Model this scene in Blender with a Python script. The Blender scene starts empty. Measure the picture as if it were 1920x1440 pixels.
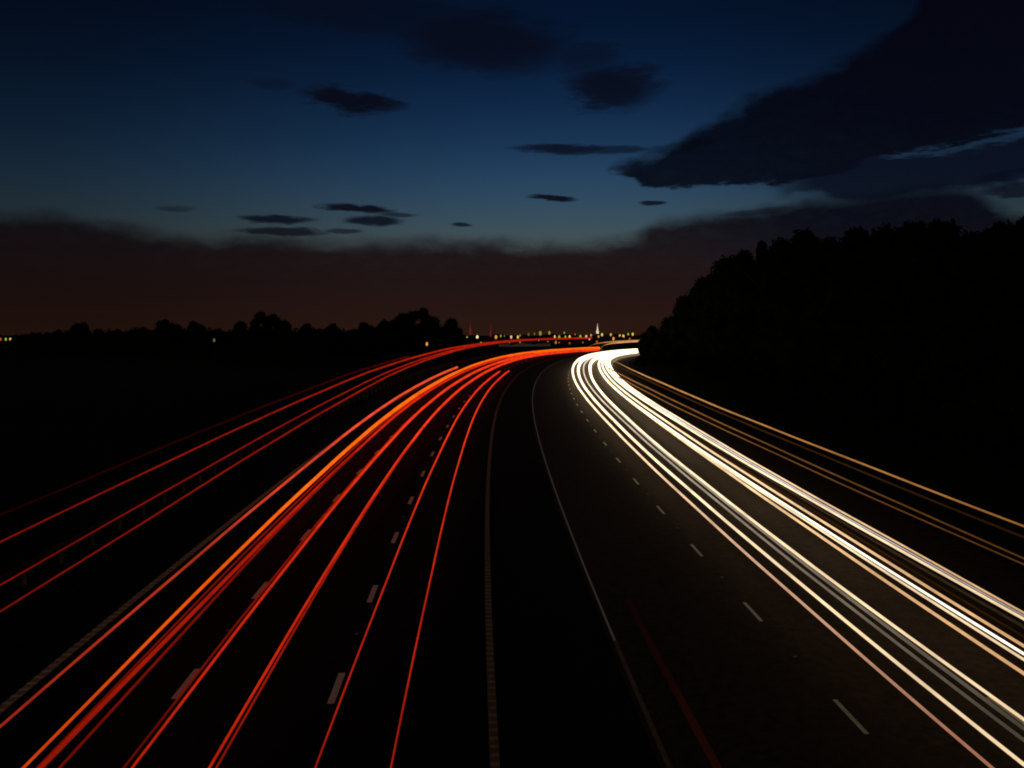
import bpy, math, random
import numpy as np
from mathutils import Vector, Matrix

random.seed(7)
scene = bpy.context.scene
R = math.radians

# ------------------------------------------------------------------ camera
F_PX, HOR_V, CAM_H = 1630.45, 607.6, 8.857          # focal length in px of a 1920 wide frame, horizon row, height
PITCH = math.atan((720 - HOR_V) / F_PX)
cam_data = bpy.data.cameras.new('camera')
cam_data.sensor_width = 36.0
cam_data.lens = 36.0 * F_PX / 1920.0
cam_data.clip_start = 0.1
cam_data.clip_end = 20000
cam = bpy.data.objects.new('camera', cam_data)
scene.collection.objects.link(cam)
cam.location = (0, 0, CAM_H)
cam.rotation_euler = (math.pi / 2 - PITCH, 0, 0)
scene.camera = cam

# ------------------------------------------------------------------ exposure
scene.render.engine = 'CYCLES'
scene.view_settings.view_transform = 'Standard'
scene.view_settings.look = 'None'
scene.view_settings.exposure = 0.0
scene.view_settings.gamma = 1.0
scene.cycles.use_light_tree = True
scene.cycles.sample_clamp_indirect = 3.0
scene.cycles.max_bounces = 4
scene.cycles.filter_width = 1.9


def lin(c):
    """sRGB 0-255 to linear"""
    out = []
    for x in c:
        x = x / 255.0
        out.append(x / 12.92 if x <= 0.04045 else ((x + 0.055) / 1.055) ** 2.4)
    return tuple(out)


def direction(u, v):
    """view direction of a photo position, as (azimuth, elevation) in degrees"""
    x, y, z = (u - 960) / F_PX, 1.0, -(v - 720) / F_PX
    y2 = y * math.cos(PITCH) + z * math.sin(PITCH)
    z2 = -y * math.sin(PITCH) + z * math.cos(PITCH)
    n = math.sqrt(x * x + y2 * y2 + z2 * z2)
    return math.degrees(math.atan2(x, y2)), math.degrees(math.asin(z2 / n))


# ------------------------------------------------------------------ world: dusk sky with clouds
world = bpy.data.worlds.new('World')
scene.world = world
world.use_nodes = True
WT = world.node_tree
WT.nodes.clear()


def wn(t, **kw):
    n = WT.nodes.new(t)
    for k, val in kw.items():
        setattr(n, k, val)
    return n


def wl(a, b):
    WT.links.new(a, b)


def wm(op, a, b=None, c=None, clamp=False):
    n = wn('ShaderNodeMath', operation=op, use_clamp=clamp)
    for i, val in enumerate((a, b, c)):
        if val is None:
            continue
        if isinstance(val, (int, float)):
            n.inputs[i].default_value = val
        else:
            wl(val, n.inputs[i])
    return n.outputs[0]


def smooth(x, lo, hi):
    """0 below lo, 1 above hi (lo may be larger than hi)"""
    n = wn('ShaderNodeMapRange', interpolation_type='SMOOTHSTEP')
    wl(x, n.inputs['Value'])
    if lo <= hi:
        a, b, c, d = lo, hi, 0, 1
    else:
        a, b, c, d = hi, lo, 1, 0
    for i, val in zip((1, 2, 3, 4), (a, b, c, d)):
        n.inputs[i].default_value = val
    return n.outputs[0]


def mixc(fac, a, b):
    n = wn('ShaderNodeMix', data_type='RGBA')
    if isinstance(fac, (int, float)):
        n.inputs[0].default_value = fac
    else:
        wl(fac, n.inputs[0])
    for i, val in ((6, a), (7, b)):
        if isinstance(val, tuple):
            n.inputs[i].default_value = (*val[:3], 1)
        else:
            wl(val, n.inputs[i])
    return n.outputs[2]


tc = wn('ShaderNodeTexCoord')
sep = wn('ShaderNodeSeparateXYZ')
wl(tc.outputs['Generated'], sep.inputs[0])
DX, DY, DZ = sep.outputs
AZ = wm('MULTIPLY', wm('ARCTAN2', DX, DY), 180 / math.pi)
EL = wm('MULTIPLY', wm('ARCSINE', DZ), 180 / math.pi)

# streaky turbulence, long in azimuth
comb = wn('ShaderNodeCombineXYZ')
wl(wm('MULTIPLY', AZ, 0.22), comb.inputs[0])
wl(EL, comb.inputs[1])


def wnoise(scale, detail, off=0.0, rough=0.55):
    mp = wn('ShaderNodeVectorMath', operation='ADD')
    wl(comb.outputs[0], mp.inputs[0])
    mp.inputs[1].default_value = (off, off * 0.7, off * 0.3)
    n = wn('ShaderNodeTexNoise')
    n.inputs['Scale'].default_value = scale
    n.inputs['Detail'].default_value = detail
    n.inputs['Roughness'].default_value = rough
    wl(mp.outputs[0], n.inputs['Vector'])
    return wm('SUBTRACT', n.outputs[0], 0.5)


comb2 = wn('ShaderNodeCombineXYZ')
wl(wm('MULTIPLY', AZ, 0.20), comb2.inputs[0])
wl(wm('MULTIPLY', EL, 0.42), comb2.inputs[1])


def snoise(scale, detail, off=0.0, rough=0.5):
    mp = wn('ShaderNodeVectorMath', operation='ADD')
    wl(comb2.outputs[0], mp.inputs[0])
    mp.inputs[1].default_value = (off, off * 0.7, off * 0.3)
    n = wn('ShaderNodeTexNoise')
    n.inputs['Scale'].default_value = scale
    n.inputs['Detail'].default_value = detail
    n.inputs['Roughness'].default_value = rough
    wl(mp.outputs[0], n.inputs['Vector'])
    return wm('SUBTRACT', n.outputs[0], 0.5)


M1 = snoise(0.9, 4, 5.0)
M2 = snoise(2.4, 5, 17.0, 0.6)
N1 = wnoise(1.1, 5, 3.0)
N2 = wnoise(3.2, 4, 11.0)
N3 = wnoise(0.35, 3, 23.0)
N4 = wnoise(6.5, 5, 41.0)
ELW = wm('ADD', EL, wm('ADD', wm('ADD', wm('MULTIPLY', M1, 2.2), wm('MULTIPLY', M2, 1.7)), wm('MULTIPLY', N2, 0.35)))   # warped elevation
AZW = wm('ADD', AZ, wm('MULTIPLY', wm('ADD', N1, N2), 2.2))

# the clear sky
ramp = wn('ShaderNodeValToRGB')
ramp.color_ramp.interpolation = 'B_SPLINE'
stops = [(-60, (6, 4, 4)), (-3, (20, 12, 10)), (0.5, (36, 20, 16)), (3.0, (46, 38, 36)), (4.9, (66, 78, 78)), (6.6, (55, 78, 92)), (9.0, (36, 66, 94)),
         (11.5, (20, 50, 82)), (15.0, (5, 29, 60)), (19.0, (0, 15, 40)), (30, (1, 10, 28)), (90, (2, 8, 22))]
els = ramp.color_ramp.elements
while len(els) < len(stops):
    els.new(0.5)
for e_, (deg, col) in zip(els, stops):
    e_.position = (deg + 90) / 180 if False else min(1, max(0, (deg + 10) / 50))
    e_.color = (*lin(col), 1)
wl(wm('DIVIDE', wm('ADD', EL, 10), 50, clamp=True), ramp.inputs[0])
side = wm('ADD', smooth(AZ, -32, 4), wm('MULTIPLY', smooth(AZ, 6, 27), -0.72))
glow = wm('ADD', 0.30, wm('MULTIPLY', side, 0.70))
clear = wn('ShaderNodeMix', data_type='RGBA', blend_type='MULTIPLY')
clear.inputs[0].default_value = 1.0
wl(ramp.outputs[0], clear.inputs[6])
gcomb = wn('ShaderNodeCombineColor')
for i in range(3):
    wl(glow, gcomb.inputs[i])
wl(gcomb.outputs[0], clear.inputs[7])
# physical twilight sky, sun already under the horizon ahead, added faintly
nish = wn('ShaderNodeTexSky', sky_type='NISHITA')
nish.sun_disc = False
nish.sun_elevation = R(-5.0)
nish.sun_rotation = R(5.0)
sky = wn('ShaderNodeMix', data_type='RGBA', blend_type='ADD')
sky.inputs[0].default_value = 0.05
wl(clear.outputs[2], sky.inputs[6])
wl(nish.outputs[0], sky.inputs[7])
COL = sky.outputs[2]


def azcurve(pts):
    """a smooth curve elevation(azimuth) through photo positions, as a node"""
    fc = wn('ShaderNodeFloatCurve')
    cv = fc.mapping.curves[0]
    q = sorted(((a + 45) / 90, (e + 5) / 40) for a, e in (direction(u, v) for u, v in pts))
    while len(cv.points) < len(q):
        cv.points.new(0.5, 0.5)
    for p, (x, y) in zip(cv.points, q):
        p.location = (x, y)
    fc.mapping.update()
    wl(wm('DIVIDE', wm('ADD', AZ, 45), 90, clamp=True), fc.inputs['Value'])
    return wm('SUBTRACT', wm('MULTIPLY', fc.outputs[0], 40), 5)


# single small clouds: position, half sizes, tilt, softness, density
puffs = [(660, 188, 80, 17, 5, .55, .92), (905, 78, 135, 46, 4, .8, .8), (680, 22, 150, 34, 0, .9, .45), (1146, 164, 76, 34, 0, .75, .85),
         (1095, 106, 62, 20, 0, .9, .5), (1055, 280, 85, 8, 1, .6, .85), (1160, 281, 55, 6, 0, .7, .7), (1035, 372, 42, 5, 3, .5, .95),
         (1222, 381, 24, 4, 0, .5, .9), (515, 411, 60, 7, 0, .55, .9), (535, 434, 70, 7, 0, .6, .85), (672, 391, 66, 6, 2, .55, .95),
         (702, 414, 46, 8, 0, .55, .9), (745, 402, 34, 4, 0, .6, .7), (645, 433, 30, 4, 0, .6, .7), (866, 421, 18, 3, 3, .5, .85),
         (330, 391, 28, 5, 0, .7, .45), (510, 157, 38, 7, 0, .8, .35), (1905, 356, 45, 10, 0, .6, .8), (1275, 275, 60, 9, -6, .7, .5),
         (1890, 330, 40, 7, -5, .7, .6), (1420, 397, 60, 5, -4, .6, .5)]
mask = None
for (u, v, ru, rv, tilt, soft, dens) in puffs:
    a0, e0 = direction(u, v)
    k = math.degrees(1 / F_PX)
    wx = wm('SUBTRACT', AZW if ru > 60 else wm('ADD', AZ, wm('MULTIPLY', N2, 1.2)), a0)
    wy = wm('SUBTRACT', wm('ADD', EL, wm('MULTIPLY', wm('ADD', N1, N2), min(1.2, rv * k * 1.6))), e0)
    t = math.tan(R(tilt))
    wy = wm('ADD', wy, wm('MULTIPLY', wx, t))
    rr = wm('ADD', wm('POWER', wm('ABSOLUTE', wm('DIVIDE', wx, ru * k)), 2.0), wm('POWER', wm('ABSOLUTE', wm('DIVIDE', wy, rv * k)), 2.0))
    m = wm('MULTIPLY', smooth(rr, 1.15 + soft * 1.3, 0.8 - soft * .8), dens)
    mask = m if mask is None else wm('MAXIMUM', mask, m)
COL = mixc(mask, COL, lin((8, 9, 20)))

# the big dark cloud at the upper right
top = azcurve([(300, 700), (1100, 350), (1170, 318), (1240, 296), (1300, 256), (1360, 218), (1400, 196), (1500, 150), (1560, 122), (1630, 88), (1700, 30), (1760, -60), (1920, -220)])
bot = azcurve([(300, 330), (1100, 322), (1170, 330), (1225, 356), (1300, 352), (1400, 350), (1500, 342), (1580, 322), (1660, 293), (1750, 280), (1850, 262), (1920, 240)])
big = wm('MULTIPLY', smooth(wm('SUBTRACT', ELW, top), 0.75, -0.55), smooth(wm('SUBTRACT', wm('ADD', EL, wm('ADD', wm('MULTIPLY', N2, 1.2), wm('MULTIPLY', N4, 0.5))), bot), -0.10, 0.28))
veil = wm('MULTIPLY', smooth(EL, 20, 12), 0.0)
COL = mixc(wm('MULTIPLY', big, wm('SUBTRACT', 0.93, wm('MULTIPLY', wm('ABSOLUTE', M2), 0.18))), COL, lin((5, 5, 14)))
# second layer under the gap
top2 = azcurve([(300, 700), (1180, 470), (1350, 360), (1450, 340), (1560, 318), (1630, 296), (1700, 296), (1780, 287), (1850, 274), (1920, 258)])
bot2 = azcurve([(300, 330), (1180, 380), (1350, 352), (1480, 358), (1580, 362), (1660, 368), (1750, 360), (1850, 345), (1920, 330)])
ELS = wm('ADD', EL, wm('ADD', wm('MULTIPLY', N2, 0.9), wm('MULTIPLY', N4, 0.5)))
lay2 = wm('MULTIPLY', smooth(wm('SUBTRACT', ELS, top2), 0.25, -0.15), smooth(wm('SUBTRACT', ELW, bot2), -0.5, 0.3))
lay2 = wm('MULTIPLY', lay2, smooth(AZ, direction(1390, 350)[0], direction(1540, 350)[0]))
COL = mixc(wm('MULTIPLY', lay2, 0.90), COL, lin((8, 11, 26)))
# low bank along the horizon, reddened by the town under it
bank = azcurve([(-200, 400), (0, 412), (120, 420), (240, 440), (350, 456), (500, 458), (700, 462), (900, 464), (1060, 466), (1170, 462), (1240, 432),
                (1320, 416), (1400, 403), (1500, 384), (1600, 370), (1700, 364), (1790, 362), (1835, 370), (1870, 392), (1920, 412), (2100, 450)])
bk = smooth(wm('SUBTRACT', wm('ADD', EL, wm('ADD', wm('MULTIPLY', M1, 1.6), wm('MULTIPLY', M2, 1.0))), bank), 0.85, -0.5)
low = wn('ShaderNodeValToRGB')
lows = [(-8, (10, 5, 4)), (-0.8, (42, 24, 16)), (0.6, (38, 22, 18)), (2.2, (33, 20, 20)), (4.0, (29, 19, 22)), (5.6, (24, 19, 24)), (8.0, (12, 11, 21))]
els = low.color_ramp.elements
while len(els) < len(lows):
    els.new(0.5)
for e_, (deg, col) in zip(els, lows):
    e_.position = (deg + 10) / 20
    e_.color = (*lin(col), 1)
wl(wm('DIVIDE', wm('ADD', wm('ADD', EL, wm('MULTIPLY', N3, 0.8)), 10), 20, clamp=True), low.inputs[0])
ls = wm('ADD', 0.62, wm('MULTIPLY', smooth(AZ, -28, -4), 0.38))
lc = wn('ShaderNodeCombineColor')
for i in range(3):
    wl(ls, lc.inputs[i])
lowm = wn('ShaderNodeMix', data_type='RGBA', blend_type='MULTIPLY')
lowm.inputs[0].default_value = 1.0
wl(low.outputs[0], lowm.inputs[6])
wl(lc.outputs[0], lowm.inputs[7])
lowcol = mixc(wm('MULTIPLY', smooth(AZ, 8, 21), smooth(EL, 2.5, 6.5)), lowm.outputs[2], lin((9, 9, 20)))
COL = mixc(wm('MULTIPLY', bk, wm('SUBTRACT', 0.98, wm('MULTIPLY', wm('ABSOLUTE', M2), 0.22))), COL, lowcol)
# added brightness in the unseen sky behind the camera, to light the road paint
back = smooth(DY, 0.15, -0.6)
rear = mixc(wm('MULTIPLY', back, smooth(EL, 2, 25)), COL, (0.090, 0.062, 0.040))
bg = wn('ShaderNodeBackground')
bg.inputs['Strength'].default_value = 1.0
wl(rear, bg.inputs['Color'])
wo = wn('ShaderNodeOutputWorld')
wl(bg.outputs[0], wo.inputs['Surface'])

# ------------------------------------------------------------------ road geometry
S = np.arange(-5.0, 440.0, 1.0)
KN = [0, 40, 90, 150, 210, 270, 340, 520]
KV = [0.933, 0.759, 1.199, 1.08, 4.759, 7.056, 8.25, 9.014]
EN = [0, 60, 130, 220, 330, 520]
EV = [-0.015, 0.55, 0.773, 0.523, -0.03, -0.403]
_k = np.interp(S, KN, KV) * 1e-3
_th = -0.05311 + np.concatenate([[0], np.cumsum((_k[1:] + _k[:-1]) / 2)])
_tm = (_th[1:] + _th[:-1]) / 2
_x = 0.0927 + np.concatenate([[0], np.cumsum(np.sin(_tm))])
_y = 8 + np.concatenate([[0], np.cumsum(np.cos(_tm))])
_e = np.interp(S, EN, EV)
_pad = np.pad(_e, 8, mode='edge')
_e = np.convolve(_pad, np.ones(17) / 17, mode='valid')
# carry the road on straight behind the camera
SB = np.arange(-60.0, -5.0, 1.0)
_x = np.concatenate([_x[0] + np.sin(_th[0]) * (SB + 5), _x])
_y = np.concatenate([_y[0] + np.cos(_th[0]) * (SB + 5), _y])
_e = np.concatenate([np.full(len(SB), _e[0]), _e])
_th = np.concatenate([np.full(len(SB), _th[0]), _th])
S = np.concatenate([SB, S])


def road(s, o, h=0.0):
    """a point at distance s along the road, o metres right of the median's left line, h above it"""
    x, y, t, e = (float(np.interp(s, S, a)) for a in (_x, _y, _th, _e))
    return Vector((x + o * math.cos(t), y - o * math.sin(t), e + h))


def heading(s):
    return float(np.interp(s, S, _th))


# ------------------------------------------------------------------ helpers
COLL = scene.collection


class Mesh:
    def __init__(self):
        self.v, self.f, self.sm = [], [], []

    def face(self, pts, smooth_=False):
        i = len(self.v)
        self.v += [tuple(p) for p in pts]
        self.f.append(tuple(range(i, i + len(pts))))
        self.sm.append(smooth_)

    def raw(self, verts, faces, smooth_=False):
        i = len(self.v)
        self.v += [tuple(p) for p in verts]
        self.f += [tuple(a + i for a in f) for f in faces]
        self.sm += [smooth_] * len(faces)

    def box(self, c, half, rz=0.0):
        m = Matrix.Rotation(rz, 3, 'Z')
        c = Vector(c)
        pts = [c + m @ Vector((sx * half[0], sy * half[1], sz * half[2])) for sz in (-1, 1) for sx, sy in ((-1, -1), (1, -1), (1, 1), (-1, 1))]
        self.raw(pts, [(3, 2, 1, 0), (4, 5, 6, 7), (0, 1, 5, 4), (1, 2, 6, 5), (2, 3, 7, 6), (3, 0, 4, 7)])

    def tube(self, path, radii, n=8):
        path = [Vector(p) for p in path]
        rings = []
        for i, p in enumerate(path):
            d = (path[min(i + 1, len(path) - 1)] - path[max(i - 1, 0)]).normalized()
            a = d.cross(Vector((0, 0, 1)))
            if a.length < 1e-4:
                a = Vector((1, 0, 0))
            a.normalize()
            b = a.cross(d)
            r = radii[i] if hasattr(radii, '__len__') else radii
            rings.append([p + a * (r * math.cos(2 * math.pi * j / n)) + b * (r * math.sin(2 * math.pi * j / n)) for j in range(n)])
        verts = [q for r in rings for q in r]
        faces = []
        for i in range(len(path) - 1):
            for j in range(n):
                a0, a1 = i * n + j, i * n + (j + 1) % n
                faces.append((a0, a1, a1 + n, a0 + n))
        faces.append(tuple(range(n)))
        faces.append(tuple(range((len(path) - 1) * n, len(path) * n))[::-1])
        self.raw(verts, faces, True)

    def lathe(self, c, prof, n=10):
        """prof: (radius, z) pairs"""
        verts, faces = [], []
        for r, z in prof:
            for j in range(n):
                a = 2 * math.pi * j / n
                verts.append((c[0] + r * math.cos(a), c[1] + r * math.sin(a), c[2] + z))
        for i in range(len(prof) - 1):
            for j in range(n):
                a0, a1 = i * n + j, i * n + (j + 1) % n
                faces.append((a0, a1, a1 + n, a0 + n))
        self.raw(verts, faces, True)

    def strip(self, s0, s1, o0, o1, h0, h1=None, step=1.5):
        """a ribbon along the road between offsets o0 and o1"""
        h1 = h0 if h1 is None else h1
        n = max(1, int(math.ceil((s1 - s0) / step)))
        ss = [s0 + (s1 - s0) * i / n for i in range(n + 1)]
        verts = []
        for s in ss:
            verts += [road(s, o0, h0), road(s, o1, h1)]
        self.raw(verts, [(2 * i, 2 * i + 1, 2 * i + 3, 2 * i + 2) for i in range(n)])

    def build(self, name, mat, parent=None, loc=None):
        me = bpy.data.meshes.new(name)
        if loc is not None:
            lv = Vector(loc)
            self.v = [tuple(Vector(p) - lv) for p in self.v]
        me.from_pydata(self.v, [], self.f)
        me.polygons.foreach_set('use_smooth', self.sm)
        me.materials.append(mat)
        me.update()
        o = bpy.data.objects.new(name, me)
        COLL.objects.link(o)
        if loc is not None and parent is None:
            o.location = loc
        if parent is not None:
            o.parent = parent
        return o


def tag(o, label=None, cat=None, group=None, kind=None):
    for k, val in (('label', label), ('category', cat), ('group', group), ('kind', kind)):
        if val:
            o[k] = val
    return o


def empty(name, loc, label, cat, group=None):
    o = bpy.data.objects.new(name, None)
    COLL.objects.link(o)
    o.location = loc
    o.empty_display_size = 0.3
    return tag(o, label, cat, group)


def child(src, parent):
    c = src.copy()
    COLL.objects.link(c)
    c.parent = parent
    return c


def mat(name, base, rough=0.8, noise=None, bump=0.0, metal=0.0, spec=0.3):
    m = bpy.data.materials.new(name)
    m.use_nodes = True
    nt = m.node_tree
    p = nt.nodes['Principled BSDF']
    p.inputs['Base Color'].default_value = (*base, 1)
    p.inputs['Roughness'].default_value = rough
    p.inputs['Metallic'].default_value = metal
    p.inputs['Specular IOR Level'].default_value = spec
    if noise:
        scale, amount = noise
        co = nt.nodes.new('ShaderNodeTexCoord')
        n1 = nt.nodes.new('ShaderNodeTexNoise')
        n1.inputs['Scale'].default_value = scale
        n1.inputs['Detail'].default_value = 8
        n1.inputs['Roughness'].default_value = 0.65
        nt.links.new(co.outputs['Object'], n1.inputs['Vector'])
        r = nt.nodes.new('ShaderNodeValToRGB')
        r.color_ramp.elements[0].position = 0.3
        r.color_ramp.elements[1].position = 0.7
        r.color_ramp.elements[0].color = (*[c * (1 - amount) for c in base], 1)
        r.color_ramp.elements[1].color = (*[c * (1 + amount) for c in base], 1)
        nt.links.new(n1.outputs[0], r.inputs[0])
        nt.links.new(r.outputs[0], p.inputs['Base Color'])
        if bump:
            n2 = nt.nodes.new('ShaderNodeTexNoise')
            n2.inputs['Scale'].default_value = scale * 14
            n2.inputs['Detail'].default_value = 4
            nt.links.new(co.outputs['Object'], n2.inputs['Vector'])
            b = nt.nodes.new('ShaderNodeBump')
            b.inputs['Strength'].default_value = bump
            b.inputs['Distance'].default_value = 0.02
            nt.links.new(n2.outputs[0], b.inputs['Height'])
            nt.links.new(b.outputs[0], p.inputs['Normal'])
    return m


def lamp_mat(name, near, far, k_near, k_far, d0=10.0, d1=120.0, flicker=0.30):
    """a light: its colour and strength run from the near to the far end of the road"""
    m = bpy.data.materials.new(name)
    m.use_nodes = True
    nt = m.node_tree
    nt.nodes.clear()
    geo = nt.nodes.new('ShaderNodeNewGeometry')
    sx = nt.nodes.new('ShaderNodeSeparateXYZ')
    nt.links.new(geo.outputs['Position'], sx.inputs[0])
    mr = nt.nodes.new('ShaderNodeMapRange')
    nt.links.new(sx.outputs[1], mr.inputs[0])
    mr.inputs[1].default_value, mr.inputs[2].default_value = d0, d1
    mx = nt.nodes.new('ShaderNodeMix')
    mx.data_type = 'RGBA'
    nt.links.new(mr.outputs[0], mx.inputs[0])
    mx.inputs[6].default_value = (*[c * k_near for c in near], 1)
    mx.inputs[7].default_value = (*[c * k_far for c in far], 1)
    em = nt.nodes.new('ShaderNodeEmission')
    nt.links.new(mx.outputs[2], em.inputs[0])
    if flicker:
        nz = nt.nodes.new('ShaderNodeTexNoise')
        nz.inputs['Scale'].default_value = 0.32
        nz.inputs['Detail'].default_value = 5
        nz.inputs['Roughness'].default_value = 0.7
        nt.links.new(geo.outputs['Position'], nz.inputs['Vector'])
        fr = nt.nodes.new('ShaderNodeMapRange')
        fr.inputs[1].default_value, fr.inputs[2].default_value = 0.32, 0.68
        fr.inputs[3].default_value, fr.inputs[4].default_value = 1 - flicker, 1 + flicker
        nt.links.new(nz.outputs[0], fr.inputs[0])
        nt.links.new(fr.outputs[0], em.inputs[1])
    out = nt.nodes.new('ShaderNodeOutputMaterial')
    nt.links.new(em.outputs[0], out.inputs[0])
    return m


def glow_mat(name, col, k):
    return lamp_mat(name, col, col, k, k, flicker=0)


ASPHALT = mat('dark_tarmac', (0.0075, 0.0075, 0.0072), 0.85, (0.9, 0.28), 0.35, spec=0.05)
HEADLIT = mat('headlit_asphalt', (0.036, 0.0245, 0.0140), 0.75, (3.5, 0.6), 0.9, spec=0.14)  # headlight glow put into the base colour, paler and warmer than the left road
VERGE = mat('rough_grass', (0.010, 0.012, 0.007), 0.95, (0.6, 0.5), 0.5, spec=0.05)
GRAVEL = mat('median_gravel', (0.010, 0.0095, 0.009), 0.95, (4.0, 0.4), 0.6, spec=0.05)
LAND = mat('dark_fields', (0.008, 0.010, 0.006), 0.97, (0.02, 0.5), spec=0.03)
PAINT = mat('worn_white_paint', (0.76, 0.78, 0.72), 0.7, (9.0, 0.16), 0.3)
RIBPAINT = mat('rib_paint', (0.48, 0.44, 0.36), 0.8, (5.0, 0.35), 0.3)
DARKPAINT = mat('dark_line_paint', (0.17, 0.13, 0.09), 0.8, (5.0, 0.4), 0.3)
OLDPAINT = mat('dirty_line_paint', (0.30, 0.24, 0.17), 0.8, (5.0, 0.3), 0.3)
STEEL = mat('grimy_steel', (0.05, 0.048, 0.045), 0.8, (3.0, 0.3), 0.0, metal=0.0, spec=0.1)
POST = mat('weathered_steel_post', (0.17, 0.165, 0.12), 0.7, (3.0, 0.3), 0.0, metal=0.2, spec=0.2)
BARK = mat('bark', (0.012, 0.010, 0.008), 0.9, (3.0, 0.4), 0.5, spec=0.1)
LEAF = mat('dark_leaves', (0.007, 0.010, 0.005), 0.9, (0.6, 0.35), spec=0.0)
DARKMETAL = mat('dark_metal', (0.05, 0.05, 0.055), 0.6, (5.0, 0.2), metal=0.5)
GLASS = mat('stud_glass', (0.75, 0.75, 0.70), 0.25, (30, 0.1), spec=0.6)
RUBBER = mat('stud_rubber', (0.05, 0.05, 0.05), 0.8, (30, 0.1))
CONCRETE = mat('pale_concrete', (0.62, 0.64, 0.62), 0.9, (0.8, 0.25), 0.3)  # light of headlights sweeping the bend is put into this pale base
WALL = mat('house_brick', (0.09, 0.06, 0.05), 0.9, (2.0, 0.3), 0.3)
ROOF = mat('roof_tiles', (0.05, 0.035, 0.03), 0.9, (2.0, 0.3), 0.3)


# ------------------------------------------------------------------ land
def sstep(x, a, b):
    t = np.clip((x - a) / (b - a), 0, 1)
    return t * t * (3 - 2 * t)


BASE_Y = [-300, 330, 520, 900, 2000, 4200, 9000]
BASE_Z = [-0.6, -0.6, -3.5, -11.5, -25.0, -46.0, -130.0]


def land_z(X, Y):
    X, Y = np.asarray(X, float), np.asarray(Y, float)
    d2 = (X[..., None] - _x) ** 2 + (Y[..., None] - _y) ** 2
    i = d2.argmin(-1)
    dx, dy, t = X - _x[i], Y - _y[i], _th[i]
    o = dx * np.cos(t) - dy * np.sin(t)
    dist = np.sqrt(d2.min(-1))
    side = np.where(dist < abs(o) + 4, o, dist)
    base = np.interp(Y, BASE_Y, BASE_Z)
    flat = _e[i] - 0.22
    out = np.maximum(np.where(side >= 0, side - 20, -side - 17.5), dist - 42)
    w = sstep(out, 0, 45)
    bank = np.where(side > 0, 1.3 * sstep(side, 21, 30) * sstep(-dist, -120, -60), 0.9 * sstep(-side, 20, 30) * sstep(-dist, -120, -60))
    return flat * (1 - w) + base * w + bank


def axis(lo, hi, fine_lo, fine_hi, step, grow):
    a = list(np.arange(fine_lo, fine_hi + 0.1, step))
    d = step
    while a[-1] < hi:
        d *= grow
        a.append(a[-1] + d)
    d = step
    while a[0] > lo:
        d *= grow
        a.insert(0, a[0] - d)
    return np.array(a)


gx = axis(-4500, 4500, -70, 170, 4.0, 1.22)
gy = axis(-200, 8500, -40, 360, 4.0, 1.15)
GX, GY = np.meshgrid(gx, gy)
GZ = land_z(GX, GY)
nx = len(gx)
m = Mesh()
m.raw(np.stack([GX.ravel(), GY.ravel(), GZ.ravel()], 1).tolist(),
      [(j * nx + i, j * nx + i + 1, (j + 1) * nx + i + 1, (j + 1) * nx + i) for j in range(len(gy) - 1) for i in range(nx - 1)], True)
tag(m.build('ground', LAND), kind='structure')

SMIN, SMAX = -45.0, 425.0
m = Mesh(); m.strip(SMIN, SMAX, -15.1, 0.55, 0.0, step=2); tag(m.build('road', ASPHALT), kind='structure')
m = Mesh(); m.strip(SMIN, SMAX, 3.3, 18.9, 0.0, step=2); tag(m.build('road', HEADLIT), kind='structure')
m = Mesh(); m.strip(SMIN, SMAX, 0.55, 1.9, -0.004, 0.05, step=2); m.strip(SMIN, SMAX, 1.9, 3.3, 0.05, -0.004, step=2)
tag(m.build('central_reserve', GRAVEL), kind='structure')
m = Mesh(); m.strip(SMIN, SMAX, -20.0, -15.1, -0.10, -0.004, step=2); tag(m.build('verge', VERGE), kind='structure')
m = Mesh(); m.strip(SMIN, SMAX, 18.9, 24.0, -0.004, -0.10, step=2); tag(m.build('verge', VERGE), kind='structure')


# painted lines.  The edge lines are ribbed: raised bars every half metre
def ribs(o, w):
    m = Mesh()
    s = -4.0
    while s < 70:
        m.box(road(s, o, 0.011), (w / 2 - 0.006, 0.055, 0.006), -heading(s))
        s += 0.36
    return m


for o, w, pm in ((-11.25, 0.24, OLDPAINT), (0.0, 0.20, DARKPAINT)):
    m = Mesh(); m.strip(-20, 380, o - w / 2, o + w / 2, 0.004, step=1.5); tag(m.build('edge_line', pm), kind='structure')
    tag(ribs(o, w).build('edge_line_ribs', RIBPAINT if o else OLDPAINT), kind='structure')
m = Mesh(); m.strip(10.5, 380, 3.445, 3.51, 0.004); tag(m.build('edge_line', PAINT), kind='structure')
m = Mesh(); m.strip(-20, 10.5, 3.42, 3.54, 0.004); tag(m.build('edge_line', DARKPAINT), kind='structure')  # near stretch of the same line, wider and in darker paint
m = Mesh(); m.strip(-20, 380, 15.42, 15.6, 0.004); tag(m.build('edge_line', OLDPAINT), kind='structure')


def dashes(s0, step, o, w, length):
    m = Mesh()
    s = s0 - 2 * step
    while s < 330:
        m.strip(s - length / 2, s + length / 2, o - w / 2, o + w / 2, 0.004, step=1.0)
        s += step
    tag(m.build('lane_marking', PAINT), kind='structure')


dashes(8.1, 7.22, -7.46, 0.185, 1.75)
dashes(7.7, 7.15, -3.75, 0.17, 1.75)
dashes(5.7, 7.02, 8.05, 0.11, 1.7)
dashes(5.7, 7.02, 11.75, 0.11, 1.7)

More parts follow.
